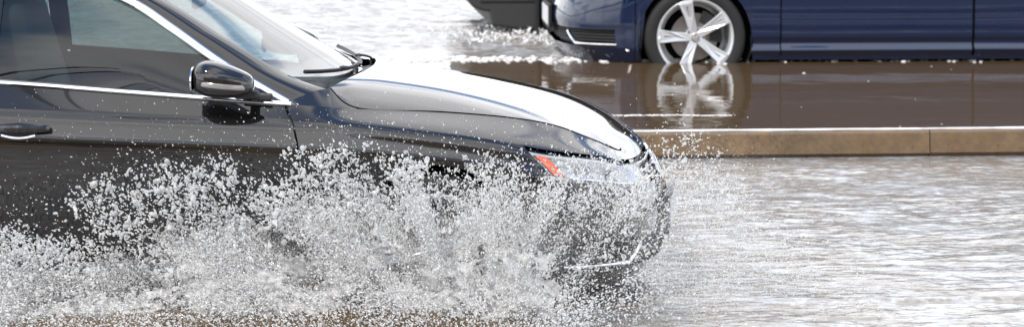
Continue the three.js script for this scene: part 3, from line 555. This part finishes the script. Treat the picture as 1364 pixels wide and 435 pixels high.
// ---------------------------------------------------------------- surroundings that the paint and glass mirror
{
  const pole = (x, z) => {
    const p = thing('utility_pole', x < 0 ? 'tall wooden utility pole with cross arm up the road' : 'tall wooden utility pole with cross arm down the road', 'utility pole');
    const wood = std(lin(.12, .09, .065), .9);
    part('post', new THREE.CylinderGeometry(.12, .16, 10.4, 14).translate(0, 5.2, 0), wood, p); part('cross_arm', box(.12, .14, 2.6, 0, 9.4, 0, .02), wood, p);
    for (const k of [-1.15, -.75, .55, 1.15]) part('insulator', new THREE.CylinderGeometry(.04, .06, .2, 10).translate(0, 9.57, k), M.indicator, p);
    p.position.set(x, -.1, z);
  };
  // two storey tan building and roadside trees across the street, behind the viewer
  const wall = std(lin(.56, .43, .30), .9, 0, { map: noiseTexture(256, (u, v) => { const n = .86 + .1 * tiled(u, v, 30, 3, 3.1) + .1 * tiled(u, v, 5, 3, 7.1); return [n, n * .97, n * .93]; }, true) });
  const b = thing('tan_building', 'long two storey tan building with flat roof across the street', 'building');
  part('wall', box(64, 9.6, 12, 0, 4.8, 6.2, .05), wall, b); part('parapet', box(64.6, .5, 12.6, 0, 9.85, 6.2, .05), std(lin(.5, .46, .4), .8), b); part('plinth', box(64.2, .7, 12.3, 0, .35, 6.2, .03), std(lin(.2, .18, .16), .9), b);
  const pane = M.gloss, fr = std(lin(.5, .48, .45), .6), wg = box(2.0, 1.6, .10, 0, 0, 0, .02), pg = box(1.78, 1.38, .10, 0, 0, -.02, .01);
  for (let f = 0; f < 2; f++) for (let k = 0; k < 15; k++) { const w = part('window', wg, fr, b); w.position.set(-29.4 + k * 4.2, 2.7 + f * 4, .16); part('pane', pg, pane, w); }
  b.position.set(0, .06, 27); b.userData.label = 'long two storey tan building with flat roof across the street';
  const leafMat = std(lin(.05, .075, .025), .8), bark = std(lin(.10, .075, .055), .95);
  [[-11.5, 21.5, 5.6, 1.9, 'low spreading tree before the tan building beside the bare verge'], [13, 22, 7.2, 2.4, 'taller round tree before the tan building']].forEach(([x, z, h, R, lab]) => {
    const t = thing('roadside_tree', lab, 'tree');
    part('trunk', new THREE.CylinderGeometry(.11, .2, h * .62, 10).translate(0, h * .31, 0), bark, t);
    const leaf = new THREE.PlaneGeometry(.22, .13), m = new THREE.InstancedMesh(leaf, leafMat, 3200); m.name = 'crown'; m.userData.kind = 'stuff';
    const q = new THREE.Matrix4();
    for (let i = 0; i < 3200; i++) { const a = rnd() * 6.28, e = Math.acos(2 * rnd() - 1), c = .7 + .5 * noise.noise(Math.cos(a) * 2 + x, e * 2, 1), r = R * Math.cbrt(rnd()) * c; q.makeRotationFromEuler(new THREE.Euler(rnd() * 6, rnd() * 6, rnd() * 6)); q.setPosition(r * Math.sin(e) * Math.cos(a) * 1.35, h * .74 + r * Math.cos(e) * .62, r * Math.sin(e) * Math.sin(a)); m.setMatrixAt(i, q); }
    t.add(m);
    for (let k = 0; k < 5; k++) { const a = k * 1.3 + x; part('limb', tube([[0, h * .45, 0], [Math.cos(a) * R * .4, h * .62, Math.sin(a) * R * .4], [Math.cos(a) * R * .8, h * .76, Math.sin(a) * R * .8]], .05, 10, 6), bark, t); }
    t.position.set(x, .06, z);
  });
  pole(-24, -7); pole(24, -7);
  for (const [dz, y, r, n] of [[-1.15, 9.57, .028, 'first'], [-.75, 9.57, .028, 'second'], [.55, 9.57, .018, 'third'], [1.15, 9.57, .018, 'fourth'], [.1, 7.6, .03, 'lowest, thickest']]) {
    const pts = []; for (let i = 0; i <= 20; i++) { const q = i / 10 - 1; pts.push(V(24 * q, y - .1 - .7 * (1 - q * q), -7 + dz)); }
    const w = new THREE.Mesh(tube(pts, r, 60, 6), M.rubber); w.name = numbered('overhead_wire'); w.userData = { label: `black overhead wire strung between the utility poles, ${n} counting from the cars`, category: 'wire', group: 'overhead wires along the road' }; scene.add(w);
  }
}

// ---------------------------------------------------------------- splash
const waterDrop = std(lin(.93, .935, .935), .14, 0, { ior: 1.33, clearcoat: .5, clearcoatRoughness: .05 });
const clearDrop = std(lin(.95, .96, .96), .06, 0, { ior: 1.33, transmission: .6, thickness: .01 });
const smallDrop = std(lin(.95, .955, .955), .08, 0, { ior: 1.33, transmission: .25, thickness: .005 });
const sheetWater = std(lin(.92, .92, .91), .35, 0, { ior: 1.33, transmission: .5, thickness: 0 });
function blob(spheres, detail, soft = 14) {
  const g = new THREE.IcosahedronGeometry(1, detail), a = g.attributes.position, d = V(0, 0, 0);
  for (let i = 0; i < a.count; i++) {
    d.fromBufferAttribute(a, i).normalize(); let s = 0;
    for (const [x, y, z, r] of spheres) { const b = d.x * x + d.y * y + d.z * z, q = b * b - (x * x + y * y + z * z) + r * r; s += Math.exp(soft * (q > 0 ? b + Math.sqrt(q) : .25 * r + b * .5)); }
    const r = Math.log(s / spheres.length + 1e-9) / soft + Math.log(spheres.length) / soft; d.multiplyScalar(Math.max(.2, r)); a.setXYZ(i, d.x, d.y, d.z);
  }
  g.deleteAttribute('uv'); const f = g; f.computeVertexNormals(); return f;
}
const blobs = [
  blob([[0, 0, 0, .95], [.15, .1, 0, .9]], 2), blob([[0, 0, 0, .8], [.55, .2, .1, .62], [-.5, .1, -.1, .55]], 3), blob([[0, 0, 0, .62], [.7, .45, .1, .5], [-.6, .2, .2, .5], [-.95, .6, .1, .42]], 3, 11),
  blob([[0, 0, 0, .6], [.1, .75, .1, .5], [-.2, -.7, .1, .52], [.6, -.1, .2, .45], [.25, 1.15, 0, .34]], 3, 11), blob([[0, 0, 0, .5], [.6, .1, 0, .42], [1.05, .3, .1, .34], [-.6, .12, 0, .44], [-1.1, -.1, .1, .36]], 3, 11)
];
const speck = new THREE.IcosahedronGeometry(1, 1); speck.deleteAttribute('uv');
const mtx = new THREE.Matrix4(), quat = new THREE.Quaternion(), eul = new THREE.Euler();
function instances(name, geo, list, parent, mat = waterDrop) {
  const m = new THREE.InstancedMesh(geo, mat, list.length), c = new THREE.Color();
  list.forEach((p, i) => { eul.set(p.tilt ? 0 : rnd() * 6.28, p.tilt ? rnd() * .8 - .4 : rnd() * 6.28, p.tilt ?? rnd() * 6.28); quat.setFromEuler(eul); mtx.compose(V(p.x, p.y, p.z), quat, V(p.r * (p.e || 1), p.r, p.r)); m.setMatrixAt(i, mtx); const t = p.c ?? rnd(); c.setRGB(mix(.80, 1, t), mix(.78, 1, t), mix(.74, 1, t)); m.setColorAt(i, c); });
  m.name = name; m.userData.kind = 'stuff'; m.castShadow = m.receiveShadow = true; parent.add(m); return m;
}
{
  const crest = table([[-3.5, .02], [-2.8, .14], [-2.2, .30], [-1.98, .38], [-1.6, .57], [-1.25, .64], [-.85, .69], [-.61, .71], [-.35, .65], [-.12, .67], [.14, .69], [.43, .67], [.57, .68], [.75, .63], [.92, .52], [1.15, .34], [1.3, .22], [1.5, .1]]);
  const core = table([[-3.5, .015], [-2.8, .04], [-2.2, .08], [-1.98, .12], [-1.6, .22], [-1.25, .34], [-.85, .44], [-.5, .51], [-.12, .50], [.14, .50], [.3, .54], [.57, .53], [.8, .44], [1.0, .30], [1.3, .1]]);
  const thin = table([[-3.5, .08], [-2.7, .55], [-2.15, 1], [-.1, 1], [.15, .9], [.3, .66], [.55, .55], [.62, .55], [.8, .38], [1.0, .16], [1.3, .03]]);   // thinner over the bumper and ahead of it
  const sideZ = x => -15.96 - .0787 * (x + .3) * -1 * -1;
  const front = x => smooth(.45, .75, x);
  const spotZ = (x, y) => { const z0 = -15.93 + .075 * (x + .3) * (x < .3 ? 1 : 0) - front(x) * 0; const far = front(x) * -1.5 * rnd(); return z0 + .04 + (.85 * Math.pow(rnd(), 1.4)) * (1 - .55 * clamp(y / .7)) + far; };
  const g = thing('water_splash', 'white burst of water drops thrown up along the black car', 'splash');
  const lists = blobs.map(() => []), small = [], mist = [];
  const field = (x, y, z, f, s) => noise.noise(x * f + s, y * f, z * f * .6 + s * 2);
  // jets that fan out from the tyre, and open pockets between them
  const jets = (x, y, z, s) => { const a = Math.atan2(y + .16, x + .12), d = Math.hypot(x + .12, y + .16); return smooth(-.28, .30, .62 * noise.noise(a * 7 + s, d * 1.7, z * .9 + s) + .40 * noise.noise(a * 19 + s, d * 2.6, z * 1.5) + .42 * noise.noise(x * 4.2 + s, y * 5, z * 2)); };
  const plume = (x, y) => { let q = 0; for (const [cx, cy, rx, ry] of [[-1.75, .10, .45, .09], [-1.0, .24, .35, .13], [-.45, .30, .40, .15], [.05, .30, .30, .16], [.75, .25, .35, .25]]) q = Math.max(q, Math.exp(-Math.pow((x - cx) / rx, 2) - Math.pow((y - cy) / ry, 2))); return q; };
  // ragged clumps and strings along the crest
  for (let k = 0; k < 1350; k++) {
    const x = rnd() < .08 ? mix(-3.0, -2.1, rnd()) : mix(-2.15, .95, rnd()), t = Math.pow(rnd(), 1.5), y = mix(core(x) * .85, crest(x) * .97, t), z = spotZ(x, y), n = rnd() < .55 ? 1 + Math.floor(rnd() * 3) : 3 + Math.floor(rnd() * (x < -.9 ? 4 : 8));
    if (rnd() > .15 + jets(x, y, z, 4)) continue;
    const sz = (x < -.1 ? mix(1.25, 1.6, smooth(-.5, -1.2, x)) : .8) * mix(.0042, .0088, Math.pow(rnd(), 1.7)); let dir = rnd() * 6.28, cx = x, cy = y, cz = z;
    for (let i = 0; i < n; i++) {
      const r = sz * mix(.4, 1.15, rnd()); dir += gauss() * .8; const st = r * mix(.6, 2.4, rnd()); cx += Math.cos(dir) * st * 1.3; cy += Math.sin(dir) * st * 1.3; cz += gauss() * .006;
      lists[rnd() < .18 ? 0 : 1 + Math.floor(rnd() * 4)].push({ x: cx, y: cy, z: cz, r, e: mix(1, 1.4, rnd()), c: mix(.45, 1, rnd()) });
    }
    for (let i = 0; i < 7; i++) small.push({ x: x + gauss() * .035, y: y + gauss() * .035, z: z + gauss() * .03, r: mix(.0012, .0034, rnd() * rnd()) });
  }
  // medium drops through the whole burst
  for (let k = 0; k < 122000; k++) {
    const x = mix(-3.5, 1.45, rnd()), q = rnd(), y = crest(x) * q, z = spotZ(x, y), c = core(x);
    let d = thin(x) * (y < c ? 1 : Math.exp(-(y - c) / ((crest(x) - c) * .42)));
    d *= .12 + 1.05 * jets(x, y, z, 4); if (rnd() > d) continue;
    if (y < .13 && x > -1.5 && x < -.1 && rnd() < .3) continue;
    const r = mix(.0016, .0056, Math.pow(rnd(), 2.4)) * (y > c ? 1.25 : 1);
    (r > .0034 ? lists[rnd() < .6 ? 0 : 1 + Math.floor(rnd() * 4)] : small).push({ x, y, z, r, e: mix(1, 1.5, rnd()) });
  }
  // fine spray in the body of the burst
  for (let k = 0; k < 820000; k++) {
    const x = mix(-3.3, 1.4, rnd()), c = core(x), y = c * 1.12 * Math.pow(rnd(), .8), z = spotZ(x, y);
    let d = thin(x) * mix(1, .3, smooth(.0, .25, x) * smooth(.62, .5, x)) * smooth(1.12, .8, y / c) * (.10 + .95 * jets(x, y, z, 4));
    d *= mix(1, mix(.25, 1, smooth(.06, .2, y)), smooth(-1.6, -1.2, x) * smooth(.1, -.2, x)); if (rnd() > d * (x > -1.3 && x < .1 ? 1.1 : .8)) continue; mist.push({ x, y, z, r: mix(.0006, .0015, Math.pow(rnd(), 2)) });
  }
  // haze of the finest droplets, in soft plumes
  const haze = [];
  for (let k = 0; k < 900000 && haze.length < 330000; k++) { const x = mix(-2.3, 1.3, rnd()), y = .62 * rnd(), p = plume(x, y); if (rnd() > p * 1.1) continue; haze.push({ x, y, z: spotZ(x, y), r: mix(.00035, .00065, rnd()) }); }
  // drops tossed out low towards the near lane
  for (let k = 0; k < 18000; k++) { const x = mix(-3.0, .3, rnd()), z = mix(-15.35, -14.85, rnd()), y = .01 + .20 * Math.pow(rnd(), 1.3); if (rnd() > .35 + .9 * smooth(-.3, .4, field(x, y, z, 7, 12))) continue; const r = mix(.001, .0042, Math.pow(rnd(), 2.4)); (r > .003 ? lists[0] : small).push({ x, y, z, r, e: mix(1, 1.6, rnd()) }); }
  // stray drops flung higher against the doors and out ahead
  for (let k = 0; k < 900; k++) { const x = mix(-2.2, 1.6, rnd()), y = crest(x) + Math.abs(gauss()) * .09; small.push({ x, y, z: spotZ(x, y), r: mix(.0009, .0028, Math.pow(rnd(), 3)) }); }
  lists.forEach((l, i) => instances(i ? 'water_lumps' : 'water_drops', blobs[i], l, g, clearDrop));
  for (const p of small) { p.tilt = Math.atan2(p.y + .12, p.x + .1) + gauss() * .35; p.e = mix(1, 2.6, Math.pow(rnd(), 1.5)); }
  instances('small_drops', speck, small, g, smallDrop); instances('fine_spray', new THREE.IcosahedronGeometry(1, 0), mist, g); instances('spray_haze', new THREE.OctahedronGeometry(1, 0), haze, g);
  // torn sheets of aerated water inside the burst
  for (const [z0, seed, reach] of [[-15.74, 2.3, .95], [-15.58, 6.1, .80]]) {
    const nx = 560, ny = 84, P = [], I = [], live = [];
    for (let i = 0; i <= nx; i++) for (let j = 0; j <= ny; j++) {
      const x = mix(-2.9, .75, i / nx), t = j / ny, top = core(x) * reach * (1 + .3 * noise.noise(x * 3, seed, 1) + .22 * noise.noise(x * 9, seed, 4)), y = top * t;
      const lump = .05 * fbm(x * 3, y * 4, seed, 3) + .02 * noise.noise(x * 22, y * 24, seed) + .011 * noise.noise(x * 55, y * 60, seed * 2);
      P.push(x + .02 * noise.noise(x * 14, y * 14, seed + 5), y + .02 * noise.noise(x * 14, y * 14, seed + 8), z0 + .12 * t * (1 - t) + lump);
      const hole = .62 * fbm(x * 5 + seed, y * 6, seed, 3) + .42 * noise.noise(x * 26, y * 26, seed + 3) + .36 * noise.noise(x * 52, y * 52, seed + 6);
      live.push(hole > mix(-.11, .5, smooth(.4, 1, t)) + .5 * smooth(.1, .3, x) + .5 * smooth(-2.1, -2.8, x) + .35 * smooth(.12, 0, y) * smooth(.2, -.2, x) * smooth(-1.6, -1.3, x) - .04);
    }
    for (let i = 0; i < nx; i++) for (let j = 0; j < ny; j++) { const a = i * (ny + 1) + j, b = a + ny + 1; if (live[a] && live[b] && live[a + 1]) I.push(a, b, a + 1); if (live[b + 1] && live[b] && live[a + 1]) I.push(b, b + 1, a + 1); }
    const q = new THREE.BufferGeometry(); q.setIndex(I); q.setAttribute('position', new THREE.Float32BufferAttribute(P, 3)); q.computeVertexNormals();
    part('water_sheet', q, sheetWater, g).userData.kind = 'stuff';
  }
  // muddy tongue of water at the foot of the burst
  const foot = sheet(-2.6, .6, 0, 1, 320, 60, (x, t) => {
    const h = (.062 + .035 * noise.noise(x * 2.1, .3, 8.8)) * smooth(.4, -.2, x) * smooth(-2.6, -1.3, x) * Math.pow(Math.sin(Math.PI * t), .8) * (1 + .55 * noise.noise(x * 7, t * 5, 2.2) + .4 * noise.noise(x * 19, t * 11, 5.2) + .25 * noise.noise(x * 44, t * 26, 1.2));
    return V(x, h - .012, mix(-15.85, -15.25, t) + .04 * noise.noise(x * 4, t * 3, 1.1));
  });
  part('foot_wave', foot, std(MUD, .06, 0, { ior: 1.33, bumpMap: rippleA, bumpScale: .02 }), g);
  console.log('drops', lists.map(l => l.length), small.length, mist.length);
}
{ // beads of water sitting on the black paint
  blackCar.updateMatrixWorld(); const list = [];
  for (let k = 0; k < 1100; k++) {
    let p; const r = mix(.0008, .0024, Math.pow(rnd(), 2.5));
    if (rnd() < .7) p = carGeo.out(mix(2.2, 10.2, rnd()), mix(3.6, 6.9, Math.pow(rnd(), 1.4)), r * .2); else { p = hoodSurf(mix(.05, .95, rnd()), rnd()); p.y += r * .2; }
    blackCar.localToWorld(p); list.push({ x: p.x, y: p.y, z: p.z, r });
  }
  const m = instances('water_beads', speck, list, scene, smallDrop); m.userData.label = 'tiny water beads clinging to the black paint'; m.userData.category = 'water';
}
// ---------------------------------------------------------------- floating foam and the modelled white glint on the kerb edge
{
  const foam = (name, label, list, cat = 'foam') => { const m = instances(name, blobs[1], list, scene); m.userData.label = label; m.userData.category = cat; return m; };
  const bits = [];
  for (let k = 0; k < 16; k++) { const x = mix(-.2, 2.9, rnd()), z = mix(kerbZ(x) - .25, -25.9, Math.pow(rnd(), .7)), r = mix(.0015, .006, Math.pow(rnd(), 4)); bits.push({ x, y: FARW + .001, z, r, e: 1.8, tilt: .01 }); }
  for (let k = 0; k < 330; k++) { const q = rnd(), x = mix(.42, 1.22, q), z = -22.62 + .02 * (x - 1) + .05 * noise.noise(x * 4, 1, 1) + gauss() * .012; bits.push({ x, y: FARW, z, r: mix(.0015, .004, rnd() * rnd()), e: 3, tilt: .01 }); }
  foam('floating_foam', 'small white foam flecks and a foam line drifting on the calm brown water', bits);
  const edge = [];
  for (let k = 0; k < 1000; k++) { const x = mix(-3, 4.2, rnd()), z = calmLimit(x) - .1 + .12 * noise.noise(x * 3, 2, 1) + gauss() * .12; edge.push({ x, y: FARW + .002, z, r: mix(.004, .012, rnd() * rnd()), e: 2.2, tilt: .01 }); }
  for (let k = 0; k < 900; k++) { const x = .12 + gauss() * .30, z = -28.1 + gauss() * .35, y = FARW + Math.abs(gauss()) * .025; edge.push({ x, y, z, r: mix(.003, .012, rnd() * rnd()), e: 1.6 }); }
  foam('wake_foam', 'white foam churned along the edge of the choppy water beside the far vehicles', edge);
  const pts = []; for (let i = 0; i <= 300; i++) { const x = mix(-3, 4.4, i / 300), n = noise.noise(x * 3.1, 5, 2); pts.push(V(x, .1475 + .002 * n, kerbZ(x) - .030 + .006 * n)); }
  const lip = new THREE.Mesh(sweep(pts, V(0, 1, .35), q => Math.max(.002, .011 + .012 * noise.noise(q * 33, 3, 1) + .006 * noise.noise(q * 140, 6, 1)), .005), waterDrop); lip.name = 'kerb_glint'; lip.userData = { kind: 'stuff', label: 'thin white strip standing in for the glint along the wet top edge of the kerb', category: 'foam' }; scene.add(lip);  // white strip in place of the sky glint on the wet edge
}
scene.traverse(o => { if (o.isMesh) { o.castShadow = true; o.receiveShadow = true; } });
renderer.render(scene, camera);
